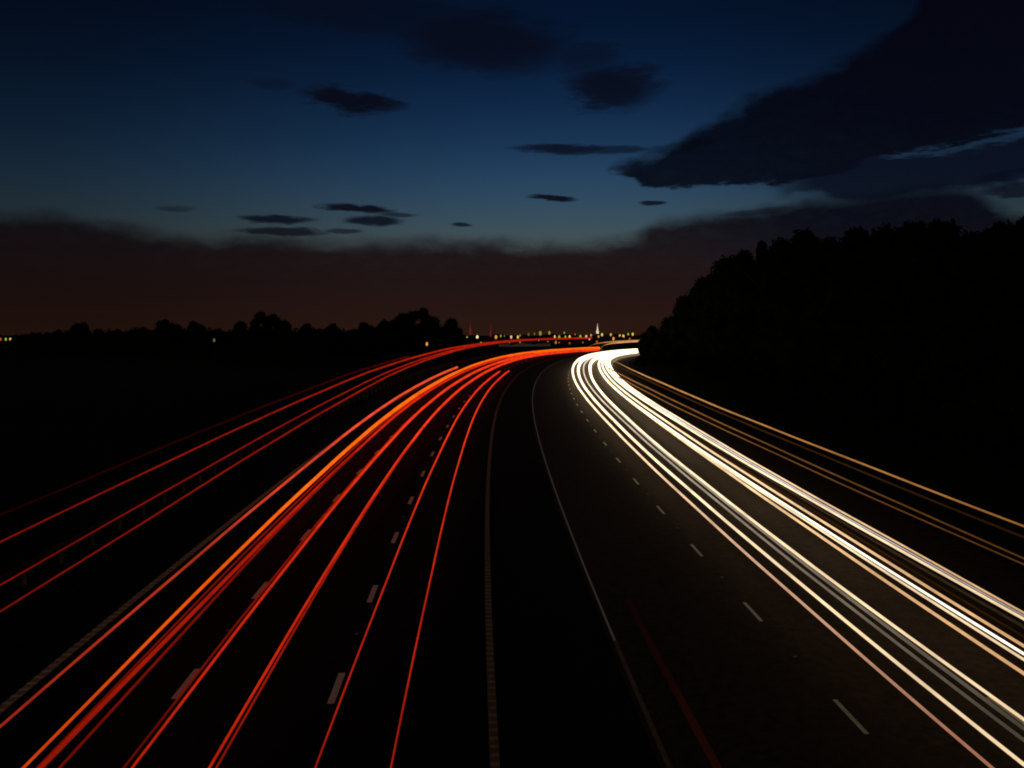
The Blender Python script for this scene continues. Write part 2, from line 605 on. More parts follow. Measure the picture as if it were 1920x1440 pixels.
# ------------------------------------------------------------------ road studs
stud_body = Mesh()
stud_body.box((0, 0, 0.008), (0.075, 0.11, 0.008))
stud_body.box((0, 0, 0.022), (0.055, 0.075, 0.007))
stud_eye = Mesh()
stud_eye.lathe((0, 0, 0), [(0.0, 0.012), (0.014, 0.010), (0.019, 0.0), (0.014, -0.006), (0.0, -0.007)], 8)
proto = None
ORD = ['nearest', 'second', 'third', 'fourth', 'fifth', 'sixth', 'seventh', 'eighth', 'ninth', 'tenth', 'eleventh', 'twelfth',
       'thirteenth', 'fourteenth', 'fifteenth', 'sixteenth', 'seventeenth', 'eighteenth', 'nineteenth', 'twentieth',
       'twenty-first', 'twenty-second', 'twenty-third', 'twenty-fourth', 'twenty-fifth', 'twenty-sixth']
for o, s0, step, cnt, where in ((-7.46, 11.7, 14.44, 5, 'in the left dash row of the red carriageway'), (-3.75, 11.3, 14.3, 5, 'in the right dash row of the red carriageway'),
                                (8.05, 9.2, 7.02, 8, 'in the dash row left of the white trails')):
    for i in range(cnt):
        s = s0 + i * step
        st = empty('road_stud', road(s, o, 0.004), '%s small reflective road stud %s' % (ORD[i], where), 'road stud', 'road studs between the lane dashes')
        st.rotation_euler.z = -heading(s)
        if proto is None:
            proto = (stud_body.build('base', RUBBER, st), stud_eye.build('reflector', GLASS, st))
            proto[1].location = (-0.028, -0.09, 0.022)
            child(proto[1], st).location = (0.028, -0.09, 0.022)
        else:
            child(proto[0], st)
            for sx in (-1, 1):
                child(proto[1], st).location = (sx * 0.028, -0.09, 0.022)


# ------------------------------------------------------------------ crash barriers
def barrier(o, s0, s1, ps0, ps1, pstep, label, face):
    root = empty('crash_barrier', road(s0, o), label, 'crash barrier')
    base = root.location.copy()
    m = Mesh()
    prof = [(0.0, 0.16), (0.055, 0.13), (0.055, 0.07), (0.0, 0.035), (0.0, -0.035), (0.055, -0.07), (0.055, -0.13), (0.0, -0.16)]
    n = int((s1 - s0) / 2)
    ss = [s0 + (s1 - s0) * i / n for i in range(n + 1)]
    rings = []
    for s in ss:
        ring = [road(s, o + face * (a + 0.075), 0.61 + b) - base for a, b in prof]
        ring += [road(s, o + face * (a + 0.067), 0.61 + b) - base for a, b in reversed(prof)]
        rings += ring
    k = len(prof) * 2
    m.raw(rings, [(i * k + j, i * k + (j + 1) % k, (i + 1) * k + (j + 1) % k, (i + 1) * k + j) for i in range(n) for j in range(k)])
    m.build('rail', STEEL, root)
    pm = Mesh()
    pm.box((0, 0, 0.37), (0.05, 0.004, 0.38))
    pm.box((-0.05, 0, 0.37), (0.004, 0.04, 0.379))
    pm.box((0.05, 0, 0.37), (0.004, 0.04, 0.379))
    first = None
    s = ps0
    cnt = 0
    while s < ps1 and cnt < 96:
        if first is None:
            first = pm.build('post', POST, root)
            p = first
        else:
            p = child(first, root)
        p.location = road(s, o) - base
        p.rotation_euler.z = -heading(s)
        s += pstep
        cnt += 1
    return root


barrier(-15.52, -30, 330, 3.6, 240, 2.51, 'steel crash barrier on short posts along the left verge', 1)

# ------------------------------------------------------------------ light trails of the traffic
KS = [0, 15, 40, 80, 130]
TR = {
    'T1': (0.95, [-9.71, -9.72, -9.82, -10.09, -10.45]), 'T2': (0.90, [-8.49, -8.57, -8.63, -8.59, -8.53]),
    'T3': (0.80, [-8.3, -8.18, -8.08, -8.0, -7.91]), 'T4': (0.80, [-7.92, -8.0, -8.08, -8.15, -8.23]),
    'T5': (0.70, [-6.7, -6.68, -6.63, -6.51, -6.37]), 'T6': (0.70, [-5.28, -5.28, -5.19, -4.95, -4.67]),
    'T7': (0.60, [-3.4, -3.22, -3.04, -2.92, -2.82]), 'T8': (0.60, [-1.99, -1.84, -1.7, -1.59, -1.5]),
    'P0': (4.21, [-11.77, -11.83, -11.88, -11.9, -11.92]), 'P1': (4.17, [-10.46, -10.62, -10.76, -10.92, -11.09]),
    'P2': (4.18, [-8.86, -8.95, -9.1, -9.26, -9.41]), 'P3': (4.28, [-7.94, -8.02, -8.14, -8.23, -8.31]),
    'W1': (0.90, [8.88, 8.82, 8.81, 8.79, 8.68]), 'W2': (0.85, [9.58, 9.5, 9.47, 9.54, 9.58]),
    'W3': (0.70, [10.36, 10.3, 10.32, 10.37, 10.42]), 'W4': (0.60, [11.06, 10.93, 10.91, 11.15, 11.49]),
    'W5': (0.76, [12.18, 12.41, 12.74, 13.01, 13.05]), 'W6': (0.74, [12.79, 12.86, 12.92, 12.98, 13.04]),
    'W7': (0.75, [13.02, 13.04, 13.08, 13.11, 13.15]), 'W8': (0.77, [13.23, 13.4, 13.55, 13.66, 13.7]),
    'W9': (0.86, [14.44, 14.35, 14.28, 14.26, 14.26]), 'W10': (0.79, [14.76, 14.85, 14.94, 15.0, 15.07]),
    'Q1': (3.64, [13.71, 13.6, 13.54, 13.54, 13.53]), 'Q2': (3.60, [13.06, 13.01, 12.95, 12.9, 12.85]),
    'Q3': (3.76, [11.51, 11.47, 11.44, 11.22, 11.0]), 'Q4': (3.61, [11.63, 11.35, 11.09, 10.83, 10.58]),
}
TR['T5b'] = (0.72, [-6.85, -6.80, -6.72, -6.6, -6.5])
TR['T6b'] = (0.72, [-5.14, -5.17, -5.15, -4.9, -4.65])
TR['T2b'] = (0.80, [-8.34, -8.40, -8.42, -8.36, -8.2])
TR['W4b'] = (0.55, [10.86, 10.82, 10.84, 11.1, 11.45])
TR['W8b'] = (0.72, [13.75, 13.85, 13.9, 13.9, 13.9])
TR['W10b'] = (0.82, [14.6, 14.6, 14.62, 14.65, 14.7])

red, orange = (1.0, 0.030, 0.006), (1.0, 0.13, 0.004)
RED = lamp_mat('tail_light_red', red, (1.0, 0.045, 0.010), 0.42, 0.9, 12, 60)
REDLOW = lamp_mat('tail_light_deep_red', (1.0, 0.030, 0.012), (1.0, 0.040, 0.010), 0.26, 0.85, 13, 55)
REDDIM = lamp_mat('tail_light_dim_red', red, red, 0.22, 0.7, 12, 70)
REDDARK = lamp_mat('tail_light_dark_red', red, red, 0.10, 0.45, 12, 80)
REDTOP = lamp_mat('marker_light_red', red, red, 0.19, 0.40, 15, 110)
REDFAINT = lamp_mat('marker_light_faint_red', red, red, 0.010, 0.05, 15, 110)
REDMED = lamp_mat('tail_light_barely_red', (1.0, 0.20, 0.13), (1.0, 0.2, 0.13), 0.011, 0.0008, 12, 32)
ORANGE = lamp_mat('tail_light_orange', (1.0, 0.05, 0.004), orange, 0.42, 1.15, 8, 40)
PINK = lamp_mat('tail_light_pink_red', (1.0, 0.05, 0.02), (1.0, 0.085, 0.03), 0.24, 0.85, 12, 60)
white = (1.0, 0.80, 0.55)
WHITE = lamp_mat('headlight_white', (1.0, 0.72, 0.42), (1.0, 0.78, 0.50), 0.92, 3.2, 20, 130)
WHITEHOT = lamp_mat('headlight_bright_white', (1.0, 0.86, 0.68), (1.0, 0.82, 0.58), 1.6, 3.2, 20, 130)
CREAM = lamp_mat('headlight_cream', (1.0, 0.55, 0.24), (1.0, 0.76, 0.48), 0.72, 2.8, 22, 130)
PEACH = lamp_mat('headlight_peach', (0.55, 0.20, 0.11), (1.0, 0.74, 0.46), 0.6, 2.6, 14, 110)
GREY = lamp_mat('headlight_dim_grey', (1.0, 0.78, 0.55), (1.0, 0.8, 0.6), 0.07, 0.9, 18, 90)
LILAC = lamp_mat('headlight_pale_lilac', (0.85, 0.72, 0.66), (0.95, 0.86, 0.85), 0.35, 2.4, 20, 120)
AMBER = lamp_mat('marker_light_amber', (1.0, 0.40, 0.09), (1.0, 0.48, 0.16), 0.34, 0.70, 20, 120)
AMBERDIM = lamp_mat('marker_light_dim_amber', (1.0, 0.36, 0.06), (1.0, 0.45, 0.14), 0.10, 0.42, 20, 120)
AMBERFAINT = lamp_mat('marker_light_faint_amber', (1.0, 0.36, 0.06), (1.0, 0.4, 0.1), 0.022, 0.07, 20, 120)


def trail(key, name, mtl, r0, rk, s1, label, cat, group, s0=-6.0):
    h, ks = TR[key]
    path, rad = [], []
    s = s0
    while s <= s1:
        wob = 0.018 * math.sin(s * 0.21 + len(key) + h * 9) + 0.012 * math.sin(s * 0.47 + h * 31)
        path.append(road(s, float(np.interp(s, KS, ks)), h + 0.4 * wob))
        r = r0 + rk * max(0.0, s)  # lamp bloom is put into the tubes, wider with distance
        if key[0] == 'Q':      # thinned in the bend so the bloom of the white trails shows over them
            r *= float(np.interp(s, [60, 95, 175, 215], [1, .10, .10, 1]))
        if key[0] == 'W' and cat == cw:
            r *= float(np.interp(s, [110, 190], [1, 1.55 if key not in ('W1', 'W3') else 1.4]))  # extra bloom built into the white tubes at the far bend
        rad.append(r)
        s += 1.0 if s < 30 else 2.0
    m = Mesh()
    m.tube(path, rad, 8)
    o = m.build(name, mtl, loc=path[0])
    return tag(o, label, cat, group)


gr, gt, gw, ga = 'red tail light trails on the left carriageway', 'red marker light trails of tall lorries', 'white headlight trails on the right carriageway', 'amber marker light trails of tall lorries'
cr, cw = 'tail light trail', 'headlight trail'
t_, w_ = 'tail_light_trail', 'headlight_trail'
a = trail
a('T1', t_, PINK, 0.0210, 0.00130, 131, 'pinkish red light trail beside the left edge line, ending in a blunt tip', cr, gr)
a('T2', t_, ORANGE, 0.0200, 0.00200, 262, 'brightest orange light trail, left edge of the bundle in the left lane', cr, gr)
a('T2b', t_, REDDARK, 0.0160, 0.00060, 200, 'thin brownish red trail hugging the bright orange trail', cr, gr)
a('T3', t_, REDDIM, 0.0450, 0.00060, 210, 'broad dull red trail in the middle of the left lane bundle', cr, gr)
a('T4', t_, REDDARK, .022, .00110, 180, 'thin dark red trail at the right side of the left lane bundle', cr, gr)
a('T5', t_, RED, 0.0210, 0.00130, 250, 'bright red trail running right beside the left dash row', cr, gr)
a('T5b', t_, REDDARK, .018, .00090, 60, 'faint dark red double along the left of the bright trail by the left dash row', cr, gr)
a('T6', t_, RED, 0.0220, 0.00125, 255, 'bright red trail midway between the two dash rows', cr, gr)
a('T6b', t_, REDDIM, .018, .00080, 45, 'thin dull red double along the right of the trail between the dash rows', cr, gr)
a('T7', t_, REDLOW, 0.0160, 0.00090, 125, 'red trail just right of the right dash row, ending in the bend', cr, gr)
a('T8', t_, REDLOW, 0.0160, 0.00080, 126, 'rightmost red trail, nearest the median, ending in the bend', cr, gr)
TR['M'] = (0.35, [4.25, 4.25, 4.25, 4.25, 4.25])
a('M', t_, REDMED, .085, .0, 13, 'wide very faint dark red trail alone beside the median at the bottom', cr, None)
mt, cm = 'marker_light_trail', 'marker light trail'
a('P0', mt, REDFAINT, 0.0160, 0.00090, 95, 'faintest topmost dark red trail high over the left verge', cm, gt)
a('P1', mt, REDTOP, 0.0120, 0.00100, 262, 'upper red trail high on the left that runs on to the town lights', cm, gt)
a('P2', mt, REDTOP, 0.0110, 0.00070, 190, 'middle red trail of the three high on the left', cm, gt)
a('P3', mt, REDTOP, 0.0130, 0.00090, 225, 'lowest red trail of the three high on the left', cm, gt)
E_ = 322
a('W1', w_, PEACH, 0.0280, 0.00090, E_, 'leftmost thin peach trail of the white carriageway, coppery near the camera', cw, gw)
a('W2', w_, WHITE, 0.0320, 0.00110, E_, 'white trail second from the left, beside the thin peach trail', cw, gw)
a('W3', w_, GREY, 0.0340, 0.00050, E_, 'dim grey trail between the two white trails of the middle lane', cw, gw)
a('W4', w_, WHITE, 0.0300, 0.00110, E_, 'white trail at the right side of the middle lane, next to the bare road strip', cw, gw)
a('W4b', w_, GREY, .040, .00050, 150, 'dim grey double hugging the left of the white trail by the bare road strip', cw, gw)
a('W5', w_, CREAM, 0.0360, 0.00070, E_, 'lower edge cream trail of the four bundled white trails', cw, gw)
a('W6', w_, WHITE, 0.0300, 0.00050, E_, 'cream white trail, second from below in the four bundled trails', cw, gw)
a('W7', w_, WHITEHOT, 0.0320, 0.00040, E_, 'purest white trail, third from below in the four bundled trails', cw, gw)
a('W8', w_, CREAM, 0.0340, 0.00070, E_, 'golden cream trail at the upper edge of the four bundled trails', cw, gw)
a('W8b', w_, AMBERFAINT, 0.0220, 0.00050, 110, 'faint brown trail in the dark strip above the four bundled trails', cw, gw)
a('W9', w_, WHITE, 0.0320, 0.00070, E_, 'white trail at the lower edge of the pair nearest the right verge', cw, gw)
a('W10b', w_, LILAC, 0.0200, 0.00040, E_, 'pale lilac grey trail inside the pair nearest the right verge', cw, gw)
a('W10', w_, CREAM, 0.0220, 0.00060, E_, 'thin cream trail along the right edge line, uppermost of the white ones', cw, gw)
a('Q1', mt, AMBER, 0.0200, 0.00080, E_, 'uppermost and brightest amber trail along the dark right bank', cm, ga)
a('Q2', mt, AMBERFAINT, 0.0240, 0.00060, 200, 'faint brown trail just below the brightest amber trail', cm, ga)
a('Q3', mt, AMBERDIM, 0.0160, 0.00070, E_, 'dull amber trail, upper of the lower pair on the right', cm, ga)
a('Q4', mt, AMBERDIM, 0.0150, 0.00050, 64, 'dull brown trail, lowest of the amber trails on the right', cm, ga)

# ------------------------------------------------------------------ trees
rng = np.random.default_rng(11)
from mathutils import noise as mnoise
import bmesh


def crown_mesh(seed, kind, h, wid):
    """crown of a tree h metres tall and wid metres wide: lobes carrying many small leaf faces"""
    r = random.Random(seed)
    m = Mesh()
    lobes = []
    half = wid / 2
    lr = min(half * 0.62, h * 0.17)
    n = int(26 + 10 * h / max(wid, 1))
    for i in range(n):
        t = (i + r.random()) / n
        z = h * 0.12 + (h * 0.98 - lr * 0.8 - h * 0.12) * t
        if kind == 'tall':
            w = (1.0 - 0.85 * t)
        elif kind == 'round':
            w = math.sqrt(max(0.02, 1 - (max(0, t - 0.45) / 0.57) ** 2)) * (0.7 + 0.3 * min(1, t * 3))
        else:
            w = math.sqrt(max(0.02, 1 - (max(0, t - 0.30) / 0.74) ** 2))
        rad = lr * (0.55 + 0.45 * r.random()) * (0.6 if kind == 'tall' else 1.0)
        a = r.random() * 6.283
        d = max(0.0, half * w - rad * 0.8) * math.sqrt(r.random())
        lobes.append((Vector((d * math.cos(a), d * math.sin(a), z)), rad))
    lobes.append((Vector((0, 0, h * 0.985 - lr * 0.6)), lr * (0.42 if kind == 'tall' else 0.62)))
    bm = bmesh.new()
    for c, rad in lobes:
        res = bmesh.ops.create_icosphere(bm, subdivisions=2, radius=rad * 0.84)
        for v in res['verts']:
            nn = mnoise.noise(v.co * (1.6 / rad) + Vector((seed, c.x, c.z)))
            v.co = c + v.co * (1 + 0.40 * nn)
    verts = [v.co.copy() for v in bm.verts]
    for i, v in enumerate(bm.verts):
        v.index = i
    m.raw(verts, [tuple(v.index for v in f.verts) for f in bm.faces])
    bm.free()
    for c, rad in lobes:
        for _ in range(int(110 + 60 * rad)):
            d = Vector((r.gauss(0, 1), r.gauss(0, 1), r.gauss(0, 1))).normalized()
            p = c + d * rad * (0.78 + 0.34 * r.random() ** 2)
            s = 0.09 + 0.12 * r.random()
            x = Vector((r.gauss(0, 1), r.gauss(0, 1), r.gauss(0, 1))).normalized()
            y = d.cross(x)
            if y.length < 0.05:
                continue
            y.normalize()
            x = y.cross(d).lerp(d, 0.5).normalized()
            m.face([p - x * s * 1.5, p + y * s * 0.8, p + x * s * 1.5, p - y * s * 0.8])
    return m


def trunk_mesh(seed):
    r = random.Random(seed)
    m = Mesh()
    m.tube([(0, 0, -0.04), (0.004, 0.0, 0.12), (-0.004, 0.005, 0.3), (0.006, 0, 0.55), (0, 0, 0.8)], [.034, .026, .021, .013, .004], 8)
    for i in range(6):
        z = 0.22 + 0.09 * i
        a = r.random() * 6.283
        L = 0.16 + 0.1 * r.random()
        m.tube([(0, 0, z), (L * .5 * math.cos(a), L * .5 * math.sin(a), z + .07), (L * math.cos(a), L * math.sin(a), z + .17)], [.012, .008, .003], 6)
    return m


KINDS = ['round', 'wide', 'tall', 'round', 'wide', 'round']
trunks = []


def tree_at(u, vtop, Y, wpx, variant, label, group):
    """tree whose top stands at photo row vtop at distance Y, with a crown wpx wide"""
    x = (u - 960) / F_PX * Y
    z = float(land_z(x, Y))
    h = max(2.5, CAM_H + (HOR_V - vtop) / F_PX * Y - z)
    root = empty('tree', (x, Y, z), label, 'tree', group)
    root.rotation_euler.z = random.random() * 6.28
    if len(trunks) < 3:
        trunks.append(trunk_mesh(50 + len(trunks)).build('trunk', BARK, root))
        t = trunks[-1]
    else:
        t = child(random.choice(trunks), root)
    t.scale = (h * .8, h * .8, h)
    crown_mesh(90 + int(u), KINDS[variant], h, wpx / F_PX * Y).build('crown', LEAF, root)
    return root


gR, gL = 'dark wood on the right bank', 'dark row of trees beyond the left verge'
right = [(1222, 610, 172, 62, 0, 'small round dark tree at the far left tip of the right-hand wood'),
         (1253, 594, 165, 55, 1, 'low dark tree second from the far tip of the right-hand wood'),
         (1283, 552, 155, 66, 3, 'dark tree where the right-hand skyline starts climbing, third from its tip'),
         (1318, 516, 142, 97, 0, 'stepped round dark tree, fourth from the tip of the right-hand wood'),
         (1362, 478, 125, 113, 5, 'rounded dark tree on the first shoulder of the right-hand skyline'),
         (1392, 466, 118, 81, 3, 'dark tree just left of the pointed one on the right-hand skyline'),
         (1424, 447, 108, 52, 2, 'pointed dark tree sticking up from the shoulder of the right-hand skyline'),
         (1462, 445, 100, 113, 1, 'dark tree just right of the pointed one on the right-hand skyline'),
         (1504, 427, 88, 124, 0, 'broad dark tree on the high middle shoulder of the right-hand skyline'),
         (1552, 441, 80, 108, 3, 'dark tree in the slight dip right of the high middle shoulder'),
         (1600, 424, 74, 129, 5, 'dark tree left of the highest middle stretch of the right-hand skyline'),
         (1652, 420, 67, 135, 0, 'full dark tree in the highest middle stretch of the right-hand skyline'),
         (1705, 411, 62, 140, 1, 'dark tree right of the highest middle stretch of the right-hand skyline'),
         (1757, 409, 57, 129, 3, 'dark tree just left of the skyline dip by the bluish cloud gap'),
         (1812, 430, 54, 148, 5, 'lower dark tree in the skyline dip under the bluish cloud gap'),
         (1868, 413, 50, 135, 0, 'dark tree rising right of the skyline dip under the bluish cloud gap'),
         (1925, 398, 46, 175, 1, 'tallest dark tree, cut by the right edge of the photo')]
for q in right:
    tree_at(*q, gR)
left = [(62, 622, 330, 110, 1, 'low dark tree at the far left end of the row, beside the little town lights'),
        (112, 617, 300, 105, 4, 'low dark tree second from the left end of the left tree row'),
        (158, 603, 290, 125, 0, 'rounded dark tree above the low left end of the left tree row'),
        (222, 616, 280, 96, 4, 'flat dark tree left of the twin bumps in the left tree row'),
        (270, 612, 270, 70, 1, 'small dark tree touching the left twin bump of the left tree row'),
        (311, 597, 260, 92, 3, 'left and taller of the twin bumps in the left tree row'),
        (363, 601, 250, 84, 5, 'right and lower of the twin bumps in the left tree row'),
        (408, 616, 240, 76, 4, 'low dark tree behind the small pale light in the left tree row'),
        (452, 614, 235, 60, 1, 'low dark tree at the left foot of the rounded tall one'),
        (492, 582, 230, 130, 0, 'tall rounded dark tree in the middle of the left tree row'),
        (535, 601, 228, 66, 3, 'dark tree on the right shoulder of the tall rounded middle one'),
        (577, 606, 226, 58, 5, 'small dark tree in the saddle of the left tree row'),
        (625, 605, 224, 50, 0, 'small round dark tree alone in the saddle of the left tree row'),
        (682, 603, 222, 76, 3, 'dark tree at the right edge of the saddle in the left tree row'),
        (721, 598, 220, 44, 5, 'small dark tree against the left of the biggest one'),
        (795, 575, 222, 160, 0, 'biggest dark tree, domed, at the right end of the left tree row'),
        (748, 592, 226, 84, 5, 'dark tree filling the left flank of the biggest domed one'),
        (840, 604, 236, 66, 3, 'dark tree on the right flank of the biggest domed one'),
        (859, 617, 246, 26, 2, 'thin last dark tree at the right end of the left tree row')]
for q in left:
    tree_at(*q, gL)


# undergrowth: one mass of bushes filling the foot of each wood
def scrub(name, spots):
    m = Mesh()
    r = random.Random(5)
    for (x, y, h, w) in spots:
        z = float(land_z(x, y))
        for _ in range(int(220 + 60 * h)):
            a = r.random() * 6.283
            rr = w * math.sqrt(r.random())
            hh = h * math.sqrt(max(0.0, 1 - (rr / w) ** 2)) * (0.55 + 0.42 * r.random())
            p = Vector((x + rr * math.cos(a), y + rr * math.sin(a), z + hh))
            s = 0.16 + 0.22 * r.random()
            d1 = Vector((r.gauss(0, 1), r.gauss(0, 1), r.gauss(0, 1))).normalized() * s * 1.5
            d2 = Vector((r.gauss(0, 1), r.gauss(0, 1), r.gauss(0, 1))).normalized() * s
            m.face([p - d1, p + d2, p + d1, p - d2])
        bm = bmesh.new()
        res = bmesh.ops.create_icosphere(bm, subdivisions=2, radius=1.0)
        for i, v in enumerate(bm.verts):
            v.index = i
        verts = [Vector((x + v.co.x * w * .9, y + v.co.y * w * .9, z + v.co.z * h * (.8 + .3 * mnoise.noise(v.co * 2 + Vector((x, y, 0)))))) for v in bm.verts]
        m.raw(verts, [tuple(v.index for v in f.verts) for f in bm.faces])
        bm.free()
    return tag(m.build(name, LEAF), kind='stuff')


spots = []
for (u, v, Y, w, k, l) in right:
    X = (u - 960) / F_PX * Y
    for j in range(3):
        spots.append((X + random.uniform(-1.5, 3.5), Y + random.uniform(-4, 4), random.uniform(2.5, 5.0), random.uniform(2.0, 3.2)))
for i in range(26):
    u = random.uniform(1330, 2050)
    Y = float(np.interp(u, [1330, 1500, 1700, 2050], [150, 110, 82, 60])) + random.uniform(0, 12)
    spots.append(((u - 960) / F_PX * Y, Y, random.uniform(5, 8.5), random.uniform(3.5, 5)))
tag(scrub('undergrowth', spots), 'dark undergrowth filling the foot of the right-hand wood', 'undergrowth')
spots = []
for i in range(70):
    u = -80 + 930 * i / 70 + random.uniform(-6, 6)
    Y = float(np.interp(u, [-80, 300, 500, 870], [330, 262, 233, 238])) + random.uniform(-6, 6)
    X = (u - 960) / F_PX * Y
    vt = float(np.interp(u, [-80, 24, 60, 130, 250, 450, 860, 880], [646, 644, 628, 620, 615, 614, 613, 636])) + random.uniform(-4, 5)
    top_z = CAM_H + (HOR_V - vt) / F_PX * Y
    spots.append((X, Y, max(1.5, top_z - float(land_z(X, Y))), random.uniform(4.5, 7)))
tag(scrub('undergrowth', spots), 'dark hedge mass under the left tree row', 'undergrowth')

# ------------------------------------------------------------------ town lights on the horizon
COLS = {'green': ((0.40, 0.75, 0.05), 0.9), 'yellow': ((1.0, 0.66, 0.10), 1.3), 'pale': ((1.0, 0.85, 0.40), 1.6), 'orange': ((1.0, 0.40, 0.05), 1.2),
        'peach': ((1.0, 0.58, 0.32), 1.3), 'white': ((1.0, 0.9, 0.8), 1.0), 'red': ((0.9, 0.10, 0.03), 0.9), 'olive': ((0.55, 0.48, 0.06), 0.7), 'dim': ((0.3, 0.32, 0.10), 0.5)}
LM = {k: glow_mat('lamp_' + k, c, s * 0.68) for k, (c, s) in COLS.items()}
WORD = {'green': 'green', 'yellow': 'yellow', 'pale': 'pale yellow', 'orange': 'orange', 'peach': 'peach', 'white': 'white', 'red': 'reddish', 'olive': 'olive yellow', 'dim': 'dim greenish'}
pole_proto = None
head_protos = {}


def street_lamp(u, v, Y, colour, size, label, group='town lights along the horizon'):
    global pole_proto
    X = (u - 960) / F_PX * Y
    z = float(land_z(X, Y))
    top_z = CAM_H - (v - HOR_V) / F_PX * Y
    h = top_z - z
    if h < 1.2:
        z = top_z - 1.2
        h = 1.2
    root = empty('street_lamp', (X, Y, z), label, 'street lamp', group)
    if pole_proto is None:
        pm = Mesh()
        pm.tube([(0, 0, -0.03), (0, 0, 0.94), (0.0, 0, 0.985)], [.10, .06, .05], 8)
        pole_proto = pm.build('pole', DARKMETAL, root)
        p = pole_proto
    else:
        p = child(pole_proto, root)
    p.scale = (1, 1, h)
    if colour not in head_protos:
        hm = Mesh()
        hm.lathe((0, 0, 0), [(0.02, 0.95), (0.40, 0.78), (0.62, 0.35), (0.66, 0.0), (0.60, -0.4), (0.40, -0.75), (0.02, -0.9)], 12)
        head_protos[colour] = hm.build('lamp_head', LM[colour], root)
        q = head_protos[colour]
    else:
        q = child(head_protos[colour], root)
    q.location = (0, 0, h)
    q.scale = (size, size, size * 1.15)
    return root


lights = [(876, 633, 'green', 1.2), (895, 632, 'pale', 1.7), (930, 632, 'orange', 1.3), (939, 630, 'olive', 1.1), (946, 630, 'dim', 1.0), (958.5, 632, 'peach', 1.2),
          (971, 632, 'yellow', 1.2), (975, 629, 'olive', .9), (991, 627, 'dim', 1.2), (1002, 626, 'dim', 1.0), (1013, 625, 'olive', 1.4), (1030, 624, 'olive', 1.2),
          (1010, 636.5, 'peach', .9), (1040, 631, 'peach', 1.0), (1048.5, 631.5, 'green', 1.2), (1042, 642, 'olive', 1.2), (1060, 631.5, 'green', 1.0), (1058, 624, 'olive', 1.0),
          (1068, 631.5, 'yellow', 1.5), (1068, 644, 'red', .9), (1078, 627, 'red', .9), (1088, 631, 'green', 1.5), (1099, 631, 'peach', 1.2), (1105, 635, 'peach', 1.2),
          (1108, 628.5, 'orange', 1.0), (1119, 641, 'red', 1.1), (1122, 631, 'orange', 1.0), (1128.5, 627.5, 'yellow', 1.2), (1145, 627.5, 'orange', 1.2), (1150, 635, 'orange', 1.3),
          (1162, 630, 'yellow', 1.4), (1168.5, 630.5, 'yellow', 1.4), (1169, 637, 'olive', 1.0), (1177.5, 626.6, 'green', 1.2), (1186, 626.6, 'yellow', 1.4), (1180.5, 636, 'red', 1.0),
          (894, 644, 'dim', .9)]
marks = ['at the left end of the town, by the dark trees', 'large, second from the left end of the town', 'just right of the taller red mast', 'right beside the orange one near the red mast',
         'faint, in the first dark gap of the town', 'alone, midway between the red mast and the higher lights', 'lower of a slanted pair left of the higher lights', 'upper of a slanted pair left of the higher lights',
         'faint and leftmost of the four higher lights', 'faintest of the four higher lights', 'brighter left one of the higher lights over the red trail', 'highest of all the town lights over the red trail',
         'touching the red trail from above', 'left one of a row right of the higher lights', 'second of a row right of the higher lights', 'just under the end of the red trail', 'deep green, in the row before the bright yellow one',
         'small and high above the deep green one', 'brightest of the middle row', 'low down below the brightest middle one', 'small and high, between the bright yellow and bright green ones', 'brightest green one of the town',
         'left of a close cluster beside the lit spire', 'lower one of the cluster beside the lit spire', 'upper one of the cluster beside the lit spire', 'low down below the lit spire', 'right under the lit spire',
         'just right of the lit spire', 'high one in the loop of lights above the white trails', 'low one in the loop of lights above the white trails', 'left one of a twin pair near the right wood', 'right one of a twin pair near the right wood',
         'under the twin pair near the right wood', 'second from the right end of the town', 'last at the right end of the town, touching the wood', 'low one at the right end of the town', 'faint, below the large pale one']
for (u, v, c, sz), mk in zip(lights, marks):
    street_lamp(u, v, random.uniform(640, 900), c, sz * random.uniform(.95, 1.2), 'small %s lamp %s' % (WORD[c], mk))
for u, c, mk in ((2, 'red', 'cut by the left photo edge'), (12, 'green', 'in the middle of the three at the far left'), (20.5, 'yellow', 'next to the low left trees')):
    street_lamp(u, 636, 700, c, 1.1, 'tiny %s lamp %s' % (WORD[c], mk), 'town lights at the far left')
street_lamp(800.5, 645, 205, 'orange', .42, 'single orange lamp in front of the biggest domed tree', 'lone lamps before the left tree row')
street_lamp(402, 638, 215, 'dim', .42, 'single pale dim lamp low in the left tree row', 'lone lamps before the left tree row')
street_lamp(997, 650, 420, 'dim', .5, 'dim pale lamp by the long grey wall', 'lamps by the far bend')
street_lamp(1093, 654, 420, 'dim', .5, 'dim pale lamp between the red tip and the white trails', 'lamps by the far bend')


# lit church spire
def spot(u, Y):
    X = (u - 960) / F_PX * Y
    return X, Y, float(land_z(X, Y))


x, y, z = spot(1120, 850)
ch = empty('church', (x, y, z), 'church with a floodlit white spire above the town lights', 'church')
SPIRE = lamp_mat('floodlit_stone', (1.0, 0.85, 0.65), (1.0, 0.85, 0.65), 0.75, 0.75)  # floodlight is put into the stone as its own emission
m = Mesh(); m.box((0, 0, 5.0), (1.7, 1.7, 5.0)); m.build('tower', WALL, ch)
m = Mesh(); m.box((6.5, 0, 3.0), (4.78, 3.0, 3.0)); m.build('nave', WALL, ch)
m = Mesh(); m.raw([(1.75, -3.3, 6.01), (11.5, -3.3, 6.01), (11.5, 3.3, 6.01), (1.75, 3.3, 6.01), (1.75, 0, 9), (11.5, 0, 9)], [(0, 1, 5, 4), (3, 4, 5, 2), (0, 4, 3), (1, 2, 5), (0, 3, 2, 1)]); m.build('roof', ROOF, ch)
top_z = CAM_H - (606 - HOR_V) / F_PX * 850 - z
